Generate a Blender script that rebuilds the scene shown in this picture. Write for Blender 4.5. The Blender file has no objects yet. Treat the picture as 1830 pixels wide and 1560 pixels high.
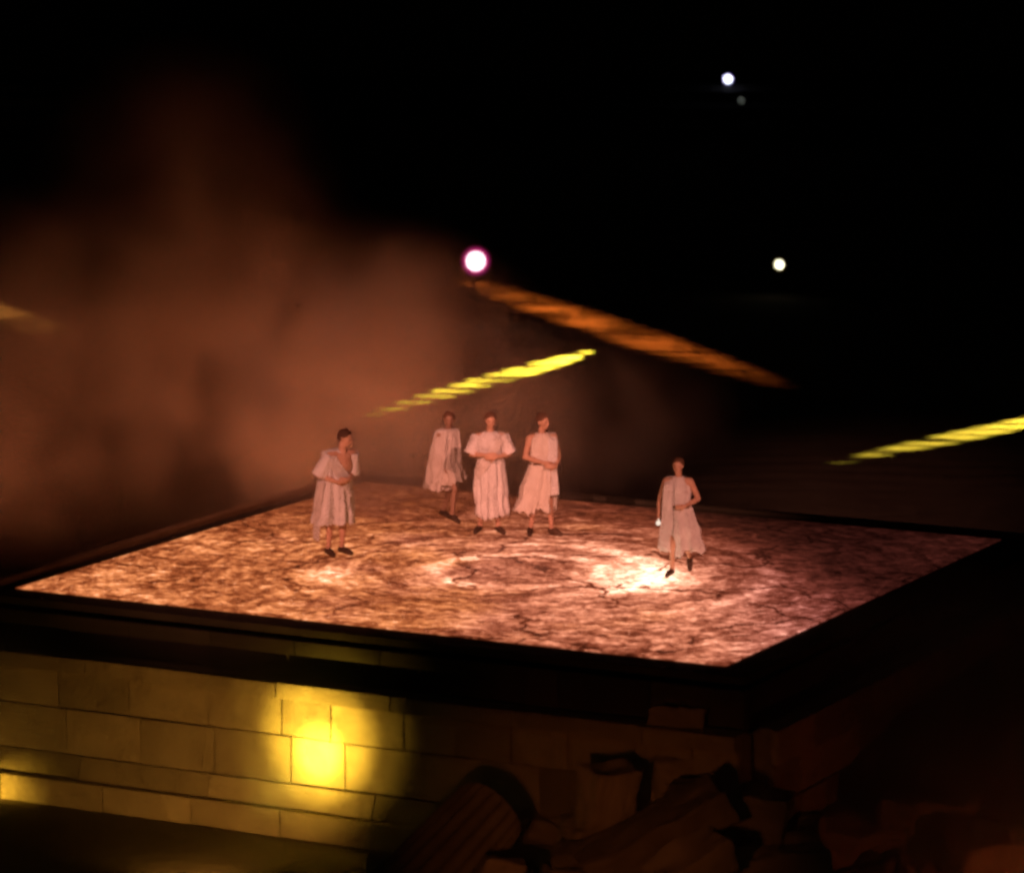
import bpy, bmesh, math, random
from mathutils import Vector, Matrix, Euler, noise

R = math.radians
random.seed(7)
SC = bpy.context.scene
COL = SC.collection

# ------------------------------------------------------------------ camera
CAM_D, CAM_E = 55.0, 0.1903
PITCH, YAW, FPX = 0.1585, -0.0031, 7088.0          # photograph is 1830 x 1560
CAM = Vector((0, -CAM_D * math.cos(CAM_E), CAM_D * math.sin(CAM_E)))
FW = Vector((math.sin(YAW) * math.cos(PITCH), math.cos(YAW) * math.cos(PITCH), -math.sin(PITCH)))
RT = FW.cross(Vector((0, 0, 1))).normalized()
UP = RT.cross(FW)
cam_data = bpy.data.cameras.new('camera')
cam = bpy.data.objects.new('camera', cam_data)
COL.objects.link(cam)
cam.location = CAM
cam.rotation_euler = FW.to_track_quat('-Z', 'Y').to_euler()
cam_data.sensor_fit = 'HORIZONTAL'
cam_data.sensor_width = 36
cam_data.lens = FPX / 1830 * 36
cam_data.clip_start = 0.5
cam_data.clip_end = 6000
cam_data.dof.use_dof = True
cam_data.dof.focus_distance = 57.0
cam_data.dof.aperture_fstop = 0.75
cam_data.dof.aperture_blades = 0
SC.camera = cam

# ------------------------------------------------------------------ night sky
world = bpy.data.worlds.new('World')
SC.world = world
world.use_nodes = True
wn = world.node_tree
bg = wn.nodes['Background']
sky = wn.nodes.new('ShaderNodeTexSky')
sky.sky_type = 'NISHITA'
sky.sun_disc = False
sky.sun_elevation = R(-4)
sky.sun_rotation = R(200)
wn.links.new(sky.outputs[0], bg.inputs[0])
bg.inputs[1].default_value = 0.004
sun_d = bpy.data.lights.new('moon', 'SUN')
sun_d.energy = 0.004
sun_d.angle = R(0.5)
sun_d.color = (1, 0.9, 0.8)
sun = bpy.data.objects.new('moon', sun_d)
COL.objects.link(sun)
sun.rotation_euler = (R(50), 0, R(-20))

# ------------------------------------------------------------------ render
SC.view_settings.view_transform = 'Standard'
SC.view_settings.look = 'None'
SC.view_settings.exposure = 0
SC.view_settings.gamma = 1
cy = SC.cycles
cy.use_denoising = True
try:
    cy.denoiser = 'OPENIMAGEDENOISE'
    cy.denoising_input_passes = 'RGB'
except Exception:
    pass
cy.use_adaptive_sampling = True
cy.adaptive_threshold = 0.06
cy.adaptive_min_samples = 48
cy.max_bounces = 5
cy.diffuse_bounces = 2
cy.glossy_bounces = 2
cy.volume_bounces = 0
cy.volume_step_rate = 1.4
cy.volume_max_steps = 128
cy.sample_clamp_indirect = 4
cy.sample_clamp_direct = 0
cy.pixel_filter_type = 'BLACKMAN_HARRIS'
cy.filter_width = 2.8

GZ = -2.62                                         # ground level; the stage floor is z = 0


def ray(px, py):
    return (FW * FPX + RT * (px - 915) + UP * (780 - py)).normalized()


def at(px, py, z=0.0):
    """point on the level plane z that this line of sight meets"""
    d = ray(px, py)
    return CAM + d * ((z - CAM.z) / d.z)


def at_dist(px, py, y):
    """point at world depth y"""
    d = ray(px, py)
    return CAM + d * ((y - CAM.y) / d.y)


# ------------------------------------------------------------------ node helper
class NT:
    def __init__(self, name):
        self.m = bpy.data.materials.new(name)
        self.m.use_nodes = True
        self.t = self.m.node_tree
        self.b = self.t.nodes['Principled BSDF']
        self.o = self.t.nodes['Material Output']

    def n(self, typ, **kw):
        x = self.t.nodes.new('ShaderNode' + typ)
        for k, v in kw.items():
            setattr(x, k, v)
        return x

    def put(self, sock, v):
        if isinstance(v, bpy.types.NodeSocket):
            self.t.links.new(v, sock)
        elif v is not None:
            sock.default_value = v

    def math(self, op, a, b=None, c=None, clamp=False):
        x = self.n('Math', operation=op, use_clamp=clamp)
        for i, v in enumerate((a, b, c)):
            self.put(x.inputs[i], v)
        return x.outputs[0]

    def vmath(self, op, a, b=None, scale=None):
        x = self.n('VectorMath', operation=op)
        self.put(x.inputs[0], a)
        self.put(x.inputs[1], b)
        if scale is not None:
            self.put(x.inputs['Scale'], scale)
        return x.outputs['Value'] if op in ('LENGTH', 'DISTANCE', 'DOT_PRODUCT') else x.outputs[0]

    def mul(self, a, b): return self.math('MULTIPLY', a, b)
    def add(self, a, b): return self.math('ADD', a, b)
    def sub(self, a, b): return self.math('SUBTRACT', a, b)

    def coord(self, which='Object'):
        return self.n('TexCoord').outputs[which]

    def mapping(self, v, scale=(1, 1, 1), loc=(0, 0, 0), rot=(0, 0, 0)):
        x = self.n('Mapping')
        self.put(x.inputs[0], v)
        x.inputs[1].default_value = loc
        x.inputs[2].default_value = rot
        x.inputs[3].default_value = scale
        return x.outputs[0]

    def noise(self, v, scale, detail=4, rough=0.55, dist=0.0, out=0):
        x = self.n('TexNoise')
        self.put(x.inputs['Vector'], v)
        x.inputs['Scale'].default_value = scale
        x.inputs['Detail'].default_value = detail
        x.inputs['Roughness'].default_value = rough
        x.inputs['Distortion'].default_value = dist
        return x.outputs[out]

    def voronoi(self, v, scale, feature='F1', out='Distance', rand=1.0):
        x = self.n('TexVoronoi', feature=feature)
        self.put(x.inputs['Vector'], v)
        x.inputs['Scale'].default_value = scale
        x.inputs['Randomness'].default_value = rand
        return x.outputs[out]

    def rng(self, v, a, b, c=0.0, d=1.0, smooth=True):
        x = self.n('MapRange', interpolation_type='SMOOTHSTEP' if smooth else 'LINEAR')
        self.put(x.inputs[0], v)
        for i, k in enumerate((a, b, c, d)):
            self.put(x.inputs[1 + i], k)
        return x.outputs[0]

    def mix(self, f, a, b, blend='MIX'):
        x = self.n('Mix', data_type='RGBA', blend_type=blend)
        self.put(x.inputs[0], f)
        for i, v in ((6, a), (7, b)):
            if isinstance(v, (tuple, list)) and len(v) == 3:
                v = (*v, 1)
            self.put(x.inputs[i], v)
        return x.outputs[2]

    def ramp(self, f, stops):
        x = self.n('ValToRGB')
        self.put(x.inputs[0], f)
        e = x.color_ramp.elements
        while len(e) < len(stops):
            e.new(0.5)
        for el, (p, c) in zip(e, stops):
            el.position = p
            el.color = (*c, 1)
        return x.outputs[0]

    def bump(self, h, strength=0.5, dist=0.02):
        x = self.n('Bump')
        self.put(x.inputs['Height'], h)
        x.inputs['Strength'].default_value = strength
        x.inputs['Distance'].default_value = dist
        self.t.links.new(x.outputs[0], self.b.inputs['Normal'])
        return x.outputs[0]

    def bsdf(self, color=None, rough=0.8, metal=0.0, spec=0.3):
        if isinstance(color, (tuple, list)):
            color = (*color, 1)
        self.put(self.b.inputs['Base Color'], color)
        self.put(self.b.inputs['Roughness'], rough)
        self.b.inputs['Metallic'].default_value = metal
        self.b.inputs['Specular IOR Level'].default_value = spec
        return self.m


# ------------------------------------------------------------------ materials
def mottled(name, c1, c2, scale, rough=0.85, bump=0.4, bdist=0.01, coord='Object', spec=0.25, rand=True):
    k = NT(name)
    v = k.coord(coord)
    if rand:
        oi = k.n('ObjectInfo')
        v = k.vmath('ADD', v, k.vmath('SCALE', (17.0, 31.0, 11.0), scale=oi.outputs['Random']))
    f = k.noise(v, scale, 6, 0.6)
    col = k.mix(k.rng(f, 0.3, 0.7), c1, c2)
    if rand:
        col = k.mix(1.0, col, k.mix(oi.outputs['Random'], (0.55, 0.53, 0.50), (1.2, 1.16, 1.1)), 'MULTIPLY')
    k.bump(k.noise(v, scale * 4, 6, 0.65), bump, bdist)
    return k.bsdf(col, rough, 0, spec)


M = {}
M['stone'] = mottled('sandstone', (0.30, 0.235, 0.15), (0.42, 0.34, 0.22), 3.0, 0.9, 1.0, 0.03)
M['rubble'] = mottled('ruin_stone', (0.26, 0.20, 0.14), (0.40, 0.32, 0.24), 2.2, 0.9, 0.8, 0.04)
M['mortar'] = mottled('mortar', (0.19, 0.15, 0.10), (0.26, 0.21, 0.14), 8, 0.95, 0.4, 0.01, rand=False)
M['fascia'] = mottled('dark_fascia', (0.04, 0.03, 0.018), (0.06, 0.045, 0.028), 1.6, 0.8, 0.3, 0.01)
M['edging'] = mottled('timber_edging', (0.20, 0.12, 0.065), (0.30, 0.19, 0.10), 4, 0.6, 0.3, 0.01)
M['black_metal'] = mottled('black_metal', (0.015, 0.015, 0.017), (0.03, 0.03, 0.032), 9, 0.45, 0.15, 0.003, spec=0.5)
M['seat_stone'] = mottled('terrace_stone', (0.05, 0.045, 0.04), (0.08, 0.07, 0.06), 0.6, 0.95, 0.4, 0.05)
M['skin'] = mottled('skin', (0.50, 0.29, 0.20), (0.60, 0.36, 0.26), 14, 0.55, 0.15, 0.003, spec=0.4)
M['hair'] = mottled('dark_hair', (0.09, 0.045, 0.028), (0.17, 0.085, 0.05), 40, 0.7, 0.6, 0.01)
M['boot'] = mottled('dark_leather', (0.06, 0.036, 0.024), (0.10, 0.06, 0.04), 20, 0.6, 0.3, 0.005)
M['belt'] = mottled('cord_belt', (0.16, 0.10, 0.06), (0.24, 0.16, 0.10), 30, 0.8, 0.4, 0.005)
M['eye'] = mottled('dark_eye', (0.02, 0.015, 0.012), (0.03, 0.02, 0.015), 10, 0.25, 0.05, 0.001, spec=0.5)


def linen(name, c1, c2):
    k = NT(name)
    v = k.coord()
    f = k.noise(v, 5, 5, 0.6)
    col = k.mix(k.rng(f, 0.3, 0.72), c1, c2)
    stain = k.rng(k.noise(v, 2.3, 4, 0.6, 0.4), 0.55, 0.75)
    col = k.mix(k.mul(stain, 0.5), col, (c1[0] * 0.7, c1[1] * 0.62, c1[2] * 0.55))
    k.bump(k.add(k.noise(v, 60, 3, 0.6), k.mul(k.noise(v, 7, 4, 0.6, 0.6), 2.5)), 0.7, 0.03)
    m = k.bsdf(col, 0.9, 0, 0.15)
    return m


M['linen'] = linen('linen', (0.72, 0.67, 0.64), (0.86, 0.82, 0.79))
M['linen2'] = linen('linen_grey', (0.66, 0.58, 0.52), (0.80, 0.73, 0.67))
M['linen3'] = linen('linen_warm', (0.68, 0.58, 0.50), (0.80, 0.72, 0.64))


def halo_emitter(name, col, s, r0, r1):
    """ring standing in for the halo of a lamp, its glow fading towards the outer edge"""
    k = NT(name)
    sep = k.n('SeparateXYZ'); k.put(sep.inputs[0], k.coord())
    r = k.math('SQRT', k.add(k.mul(sep.outputs[0], sep.outputs[0]), k.mul(sep.outputs[1], sep.outputs[1])))
    k.bsdf((0.02, 0.02, 0.02), 0.3)
    k.b.inputs['Emission Color'].default_value = (*col, 1)
    f = k.rng(r, r0, r1, 1.0, 0.0, False)
    k.put(k.b.inputs['Emission Strength'], k.mul(k.math('POWER', f, 2.2), s))  # halo put in as emission that fades outwards
    return k.m


def emitter(name, col, s):
    k = NT(name)
    v = k.coord('Normal')
    k.bsdf((0.02, 0.02, 0.02), 0.3)
    k.b.inputs['Emission Color'].default_value = (*col, 1)
    k.b.inputs['Emission Strength'].default_value = s
    return k.m


# ------------------------------------------------------------------ mesh helpers
def link(o, parent=None):
    COL.objects.link(o)
    if parent:
        o.parent = parent
    return o


def obj(name, bm, mat, parent=None, smooth=False, loc=None, rot=None):
    me = bpy.data.meshes.new(name)
    bmesh.ops.recalc_face_normals(bm, faces=bm.faces)
    bm.to_mesh(me)
    bm.free()
    if mat:
        me.materials.append(mat)
    if smooth:
        for p in me.polygons:
            p.use_smooth = True
    o = bpy.data.objects.new(name, me)
    link(o, parent)
    if loc is not None:
        o.location = loc
    if rot is not None:
        o.rotation_euler = rot
    return o


def tag(o, label=None, cat=None, group=None, kind=None):
    if label: o['label'] = label
    if cat: o['category'] = cat
    if group: o['group'] = group
    if kind: o['kind'] = kind
    return o


def empty(name, loc=(0, 0, 0), rz=0.0, rot=None):
    o = bpy.data.objects.new(name, None)
    o.empty_display_size = 0.2
    link(o)
    o.location = loc
    o.rotation_euler = rot if rot else (0, 0, rz)
    return o


def box_bm(sx, sy, sz, c=(0, 0, 0), bevel=0.0, jitter=0.0, seg=2, rnd=None):
    bm = bmesh.new()
    bmesh.ops.create_cube(bm, size=1)
    for v in bm.verts:
        v.co = Vector((v.co.x * sx + c[0], v.co.y * sy + c[1], v.co.z * sz + c[2]))
        if jitter and rnd:
            v.co += Vector((rnd.uniform(-1, 1), rnd.uniform(-1, 1), rnd.uniform(-1, 1))) * jitter
    if bevel:
        bmesh.ops.bevel(bm, geom=list(bm.edges), offset=bevel, segments=seg, profile=0.6, affect='EDGES')
    return bm


def rock_bm(sx, sy, sz, seed, rough=0.05, cuts=7, bevel=0.06):
    """a worn block: bevelled, subdivided and chipped by noise"""
    rnd = random.Random(seed)
    bm = box_bm(sx, sy, sz, bevel=bevel, jitter=min(sx, sy, sz) * 0.06, rnd=rnd)
    bmesh.ops.subdivide_edges(bm, edges=[e for e in bm.edges if e.calc_length() > 0.25], cuts=cuts, use_grid_fill=True)
    off = Vector((seed * 3.1, seed * 1.7, seed * 0.9))
    for v in bm.verts:
        d = noise.noise_vector(v.co * 2.2 + off) * rough + noise.noise_vector(v.co * 6 + off) * rough * 0.4
        v.co += d
    return bm


def lathe_bm(profile, n=32, flutes=0, depth=0.0):
    bm = bmesh.new()
    rings = []
    for (r, z, fl) in profile:
        ring = []
        for i in range(n):
            a = 2 * math.pi * i / n
            rr = r
            if flutes and fl:
                rr -= depth * abs(math.sin(a * flutes / 2)) ** 0.6 * fl
            ring.append(bm.verts.new((rr * math.cos(a), rr * math.sin(a), z)))
        rings.append(ring)
    for a, b in zip(rings, rings[1:]):
        for i in range(n):
            bm.faces.new((a[i], a[(i + 1) % n], b[(i + 1) % n], b[i]))
    bm.faces.new(rings[0][::-1])
    bm.faces.new(rings[-1])
    return bm


# ------------------------------------------------------------------ ground
PSI = -0.4785
W2, D2 = 5.23, 4.73
A = Vector((math.cos(PSI), math.sin(PSI), 0))
B = Vector((-math.sin(PSI), math.cos(PSI), 0))


def ST(u, v, z=0.0):
    """stage coordinates (along the front edge, away from the viewer) to world"""
    return A * u + B * v + Vector((0, 0, z))


def build_ground():
    k = NT('packed_earth')
    v = k.coord()
    big = k.noise(v, 0.25, 5, 0.6)
    fine = k.noise(v, 3.0, 6, 0.65)
    col = k.mix(k.rng(big, 0.3, 0.7), (0.09, 0.065, 0.045), (0.15, 0.115, 0.08))
    col = k.mix(k.mul(k.rng(fine, 0.4, 0.75), 0.5), col, (0.19, 0.15, 0.11))
    k.bump(fine, 0.5, 0.03)
    m = k.bsdf(col, 0.95, 0, 0.1)
    xs = [-1500, -400, -150, -80, -60, -45, -35] + [-26 + 0.45 * i for i in range(112)] + [26, 30, 40, 60, 80, 150, 400, 1500]
    ys = [-400, -120, -80] + [-60 + 2.5 * i for i in range(32)] + [20 + 0.11 * i for i in range(390)] + [64 + 2.5 * i for i in range(30)] + [150, 220, 400, 900, 2500]
    bm = bmesh.new()
    g = []
    nz = noise.noise
    for y in ys:
        row = []
        for x in xs:
            z = GZ
            far = min(1.0, max(0.0, (math.hypot(x, y) - 14) / 30))
            z += nz(Vector((x * 0.09, y * 0.09, 3))) * 0.06 * far
            if 20 < y < 63 and -27 < x < 27:      # raked furrows across the sand behind the stage
                e = min(1, (y - 20) / 2, (63 - y) / 2, (27 - abs(x)) / 2)
                ph = y + 0.12 * x + 0.9 * nz(Vector((x * 0.22, y * 0.10, 1))) + 0.25 * nz(Vector((x * 0.8, y * 0.3, 5)))
                a = 0.010 + 0.015 * abs(nz(Vector((x * 0.5, y * 0.35, 8)))) * 2
                z += e * (a * math.sin(ph * 2 * math.pi / 0.95) + 0.016 * nz(Vector((x * 0.9, y * 1.6, 11))))
            row.append(bm.verts.new((x, y, z)))
        g.append(row)
    for r0, r1 in zip(g, g[1:]):
        for i in range(len(xs) - 1):
            bm.faces.new((r0[i], r0[i + 1], r1[i + 1], r1[i]))
    o = obj('ground', bm, m, smooth=True)
    tag(o, kind='structure')


build_ground()


# ------------------------------------------------------------------ the stage
def led_material():
    k = NT('led_picture')
    v = k.coord()
    c = at(930, 1020, 0)
    cu, cv = c.dot(A), c.dot(B)
    warp = k.vmath('SCALE', k.vmath('SUBTRACT', k.noise(v, 0.8, 4, 0.6, out=1), (0.5, 0.5, 0.5)), scale=0.28)
    p = k.vmath('ADD', v, warp)
    q = k.vmath('SUBTRACT', p, (cu, cv, 0))
    sep = k.n('SeparateXYZ'); k.put(sep.inputs[0], q)
    qx, qy = sep.outputs[0], sep.outputs[1]
    r = k.math('SQRT', k.add(k.mul(qx, qx), k.mul(qy, qy)))
    ang = k.math('ARCTAN2', qy, qx)
    # streaks that run round the centre
    pol = k.n('CombineXYZ')
    k.put(pol.inputs[0], k.mul(r, 4.6)); k.put(pol.inputs[1], k.mul(k.math('SINE', ang), 2.1)); k.put(pol.inputs[2], k.mul(k.math('COSINE', ang), 2.1))
    sw = k.noise(pol.outputs[0], 1.3, 6, 0.62, 0.4)
    soil = k.noise(v, 3.6, 5, 0.66, 0.8)
    fine = k.noise(v, 9.0, 4, 0.7, 0.3)
    near = k.rng(r, 1.0, 5.0, 0.52, 0.30)
    tex = k.add(k.mul(sw, near), k.mul(soil, k.sub(1.0, near)))
    tex = k.add(k.add(k.mul(tex, 0.66), k.mul(fine, 0.26)), k.mul(k.sub(k.noise(v, 0.75, 3, 0.6), 0.42), 0.14))
    val = k.math('POWER', k.rng(tex, 0.35, 0.66, 0.27, 1.17, False), 2.1)
    # cracks
    cr = k.voronoi(k.vmath('ADD', v, k.vmath('SCALE', k.noise(v, 1.6, 4, 0.6, out=1), scale=0.9)), 0.5, 'DISTANCE_TO_EDGE')
    crack = k.rng(cr, 0.003, 0.028, 0.20, 1.0)
    thin = k.voronoi(k.vmath('ADD', v, k.vmath('SCALE', k.noise(v, 3.0, 3, 0.6, out=1), scale=0.5)), 1.5, 'DISTANCE_TO_EDGE')
    crack = k.mul(k.mix(k.rng(k.noise(v, 0.5, 3), 0.44, 0.54), crack, (1, 1, 1)), k.rng(thin, 0.0, 0.03, 0.90, 1.0))
    # rings of light round the centre
    def ring(rad, w, s):
        return k.mul(k.math('POWER', 2.718, k.mul(-1.0, k.math('POWER', k.math('DIVIDE', k.math('ABSOLUTE', k.sub(r, rad)), w), 2.0))), s)
    sx = k.n('SeparateXYZ'); k.put(sx.inputs[0], v)
    wx = k.add(k.mul(sx.outputs[0], A.x), k.mul(sx.outputs[1], B.x))   # left to right across the house
    wy = k.add(k.mul(sx.outputs[0], A.y), k.mul(sx.outputs[1], B.y))
    hot = at(1150, 1030, 0)
    dh = k.math('SQRT', k.add(k.math('POWER', k.math('DIVIDE', k.sub(wx, hot.x), 0.75), 2.0), k.math('POWER', k.math('DIVIDE', k.sub(wy, hot.y), 1.0), 2.0)))
    hotv = k.mul(k.rng(dh, 0.0, 1.8, 1.0, 0.0), 0.70)
    sp = at(592, 1028, 0)
    ds = k.math('SQRT', k.add(k.math('POWER', k.sub(wx, sp.x), 2.0), k.math('POWER', k.mul(k.sub(wy, sp.y), 0.6), 2.0)))
    hot2 = k.mul(k.rng(ds, 0.0, 0.65, 1.0, 0.0), 0.42)
    glow = k.add(k.add(k.mul(ring(1.18, 0.17, 0.36), k.rng(k.noise(v, 1.3, 2), 0.38, 0.62, 0.25, 1.1)), k.mul(ring(1.9, 0.24, 0.48), k.rng(wx, -0.6, 1.6))), k.add(k.mul(ring(3.45, 0.20, 0.26), k.rng(wx, -0.5, 2.5)), k.add(hotv, hot2)))
    speck = k.mul(k.rng(k.noise(v, 26.0, 2, 0.6), 0.64, 0.74), 0.6)
    glow = k.add(k.mul(glow, k.rng(fine, 0.25, 0.75, 0.4, 1.4)), speck)
    # the picture darkens to plum at the right-hand corner
    right = k.rng(k.add(wx, k.mul(wy, 0.30)), 1.2, 4.6, 1.0, 0.09)
    back = k.rng(k.add(wy, k.mul(wx, 0.05)), 0.8, 5.0, 1.0, 0.36)
    level = k.mul(k.mul(k.add(k.mul(k.mul(val, 0.80), k.rng(r, 0.6, 1.15, 0.80, 1.0)), glow), crack), k.mul(right, back))
    # hue: amber on the left and front, rose in the middle, plum right
    hue = k.noise(v, 0.55, 4, 0.6)
    amber = k.rng(k.add(k.mul(wx, -0.10), k.mul(hue, 1.2)), 0.45, 0.95)
    tint = k.mix(amber, (1.0, 0.34, 0.185), (1.0, 0.33, 0.11))
    tint = k.mix(k.rng(wx, 1.8, 5.0), tint, (0.85, 0.31, 0.30))
    dark = k.mix(1.0, tint, (0.68, 0.36, 0.26), 'MULTIPLY')
    tint = k.mix(k.rng(level, 0.05, 0.55), dark, tint)
    tint = k.mix(k.rng(level, 0.45, 1.1), tint, (1.0, 0.60, 0.40))
    em = k.mix(1.0, tint, (1, 1, 1), 'MULTIPLY')
    k.bsdf((0.03, 0.028, 0.028), 0.42, 0, 0.35)
    k.put(k.b.inputs['Emission Color'], em)
    k.put(k.b.inputs['Emission Strength'], k.mul(level, 2.0))
    k.bump(fine, 0.15, 0.004)
    return k.m


def build_stage():
    st = empty('stage', (0, 0, GZ), PSI)
    tag(st, 'raised square stage with glowing cracked-earth picture floor and dark fascia', 'stage')
    H = -GZ
    fl = obj('led_floor', box_bm(2 * W2, 2 * D2, 0.012, (0, 0, H - 0.006)), led_material(), st)
    fl['label'] = 'glowing orange floor screen showing cracked earth and rings of light'
    # dark apron that carries the screen
    apron = obj('apron', box_bm(2 * W2 + 0.905, 2 * D2 + 0.905, 0.10, (0, 0, H - 0.066), 0.01), M['fascia'], st)
    n = 9
    for side, L, off in (('f', 2 * W2 + 0.9, D2 + 0.42), ('r', 2 * D2 + 0.78, W2 + 0.42)):
        w = L / n
        for s in (-1, 1):
            for i in range(n):
                u = -L / 2 + w * (i + 0.5)
                if side == 'f':
                    bm = box_bm(w - 0.012, 0.06, 0.80, (u, s * off, H - 0.59), 0.008, seg=1)
                else:
                    bm = box_bm(0.06, w - 0.012, 0.80, (s * off, u, H - 0.59), 0.008, seg=1)
                obj('fascia_panel', bm, M['fascia'], st)
    # core below
    obj('core', box_bm(2 * W2 + 0.72, 2 * D2 + 0.72, H - 0.25, (0, 0, (H - 0.25) / 2 + 0.004)), M['mortar'], st)
    # raised timber edging on the two far-left sides
    obj('edging', box_bm(0.17, 2 * D2 + 0.9, 0.16, (-W2 - 0.36, 0, H - 0.01), 0.02), M['edging'], st)
    obj('edging', box_bm(2 * W2 + 0.5, 0.17, 0.10, (0.06, D2 + 0.36, H - 0.01), 0.03), M['fascia'], st)


build_stage()


def build_wall():
    """dressed stone retaining wall below the front of the stage"""
    wl = empty('stone_wall', ST(0, -D2 - 0.45, GZ), PSI)
    tag(wl, 'long yellow-lit ashlar wall of large stone blocks under the stage front', 'wall')
    rnd = random.Random(3)
    X0, X1 = -13.0, W2 + 0.55
    TOP = 1.98
    obj('core', box_bm(X1 - X0, 0.30, TOP - 0.06, ((X0 + X1) / 2, -0.16, (TOP - 0.06) / 2)), M['mortar'], wl)
    # courses: (bottom, top, how far it stands out, mean block length)
    courses = [(0.0, 0.36, 0.30, 1.6), (0.36, 0.66, 0.17, 2.2), (0.66, 1.27, 0.055, 0.95), (1.27, 1.76, 0.05, 0.95), (1.76, 1.98, 0.16, 1.5)]
    for ci, (z0, z1, out, ml) in enumerate(courses):
        x = X0 + rnd.uniform(-0.4, 0)
        while x < X1 - 0.05:
            w = ml * rnd.uniform(0.75, 1.3)
            if x + w > X1 - 0.3:
                w = X1 - x
            j = 0.008
            prd = out + rnd.uniform(-0.014, 0.014)
            d = 0.20 + prd
            bm = box_bm(w - 2 * j, d, z1 - z0 - 2 * j + 0.004, (x + w / 2, -0.31 - prd + d / 2, (z0 + z1) / 2), 0.018, 0.007, 2, rnd)
            if ci == 1:
                for v in bm.verts:      # weathered slope on the plinth course
                    if v.co.z > (z0 + z1) / 2 and v.co.y < -0.31 - prd + 0.08:
                        v.co.y += 0.09
            obj('stone_block', bm, M['stone'], wl)
            x += w
    return wl


build_wall()

# return wall under the right-hand side of the stage
def build_side_wall():
    wl = empty('stone_wall', ST(W2 + 0.45, 0, GZ), PSI)
    tag(wl, 'dark stone wall under the right side of the stage, behind the ruins', 'wall')
    rnd = random.Random(5)
    Y0, Y1, TOP = -D2 - 0.30, D2 + 0.5, 1.96
    obj('core', box_bm(0.28, Y1 - Y0, TOP - 0.05, (0.15, (Y0 + Y1) / 2, (TOP - 0.05) / 2)), M['mortar'], wl)
    for (z0, z1, out, ml) in [(0, 0.5, 0.14, 1.3), (0.5, 1.0, 0.05, 1.0), (1.0, 1.5, 0.045, 1.0), (1.5, 1.96, 0.10, 1.2)]:
        y = Y0
        while y < Y1 - 0.05:
            w = ml * rnd.uniform(0.75, 1.3)
            if y + w > Y1 - 0.3:
                w = Y1 - y
            bm = box_bm(0.16 + out, w - 0.022, z1 - z0 - 0.02, (0.29 + out - (0.16 + out) / 2, y + w / 2, (z0 + z1) / 2), 0.018, 0.007, 2, rnd)
            obj('stone_block', bm, M['stone'], wl)
            y += w


build_side_wall()


# ------------------------------------------------------------------ lamps
def moving_head(name, label, lens_pos, aim, lens_r, lens_mat, halo_mat=None, stand=None, cat='stage light', group=None, base_z=None):
    """a stage lamp: base (or mast), yoke, housing, lens. aim = direction the lens looks"""
    base_z = GZ if base_z is None else base_z
    aim = Vector(aim).normalized()
    hr = lens_r * 1.18
    root = empty(name, (lens_pos.x - aim.x * hr * 1.4, lens_pos.y - aim.y * hr * 1.4, base_z))
    tag(root, label, cat, group)
    c = Vector((0, 0, lens_pos.z - base_z)) - Vector((0, 0, aim.z * hr * 1.4))      # centre of the housing
    q = aim.to_track_quat('Z', 'Y')
    bm = lathe_bm([(hr * 0.55, -hr * 1.5, 0), (hr * 0.85, -hr * 1.1, 0), (hr * 0.95, -hr * 0.2, 0), (hr, hr * 0.3, 0), (hr * 1.03, hr * 1.42, 0), (hr * 0.98, hr * 1.46, 0), (hr * 0.9, hr * 1.3, 0)], 28)
    h = obj('housing', bm, M['black_metal'], root, True)
    h.location = c; h.rotation_mode = 'QUATERNION'; h.rotation_quaternion = q
    prof = [(lens_r, hr * 1.31, 0), (lens_r * 0.97, hr * 1.40, 0), (lens_r * 0.8, hr * 1.50, 0), (lens_r * 0.5, hr * 1.57, 0), (lens_r * 0.12, hr * 1.60, 0)]
    ln = obj('lens', lathe_bm(prof, 28), lens_mat, root, True)
    ln.location = c; ln.rotation_mode = 'QUATERNION'; ln.rotation_quaternion = q
    if halo_mat:  # glowing ring imitates the halo round the lamp, not a lens part
        bm = lathe_bm([(lens_r * 1.48, hr * 1.45, 0), (lens_r * 1.5, hr * 1.5, 0), (lens_r * 1.02, hr * 1.54, 0), (lens_r * 1.0, hr * 1.46, 0)], 28)
        rm = obj('halo_ring', bm, halo_mat, root, True)
        rm.location = c; rm.rotation_mode = 'QUATERNION'; rm.rotation_quaternion = q
    # yoke: two arms and a cross bar, turned to the aim
    yaw = math.atan2(aim.y, aim.x) - math.pi / 2
    low = c.z - hr * 1.55
    for s in (-1, 1):
        a = obj('yoke_arm', box_bm(hr * 0.16, hr * 0.5, hr * 1.9, (s * hr * 1.16, 0, -hr * 0.72), hr * 0.05), M['black_metal'], root)
        a.location = c; a.rotation_euler = (0, 0, yaw)
    cb = obj('yoke_bar', box_bm(hr * 2.5, hr * 0.55, hr * 0.18, (0, 0, -hr * 1.68), hr * 0.05), M['black_metal'], root)
    cb.location = c; cb.rotation_euler = (0, 0, yaw)
    top = c.z - hr * 1.76
    if top > 0.5:
        obj('mast', lathe_bm([(0.05, 0.0, 0), (0.05, top, 0)], 14), M['black_metal'], root, True)
        for i in range(3):
            a = i * 2.094 + 0.4
            bm = box_bm(0.7, 0.05, 0.04, (0.36, 0, 0.03))
            l = obj('leg', bm, M['black_metal'], root); l.rotation_euler = (0, 0, a)
    else:
        top = max(top, 0.08)
        obj('base', box_bm(hr * 2.2, hr * 1.9, top, (0, 0, top / 2), min(0.03, top * 0.3)), M['black_metal'], root)
    return root


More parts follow.
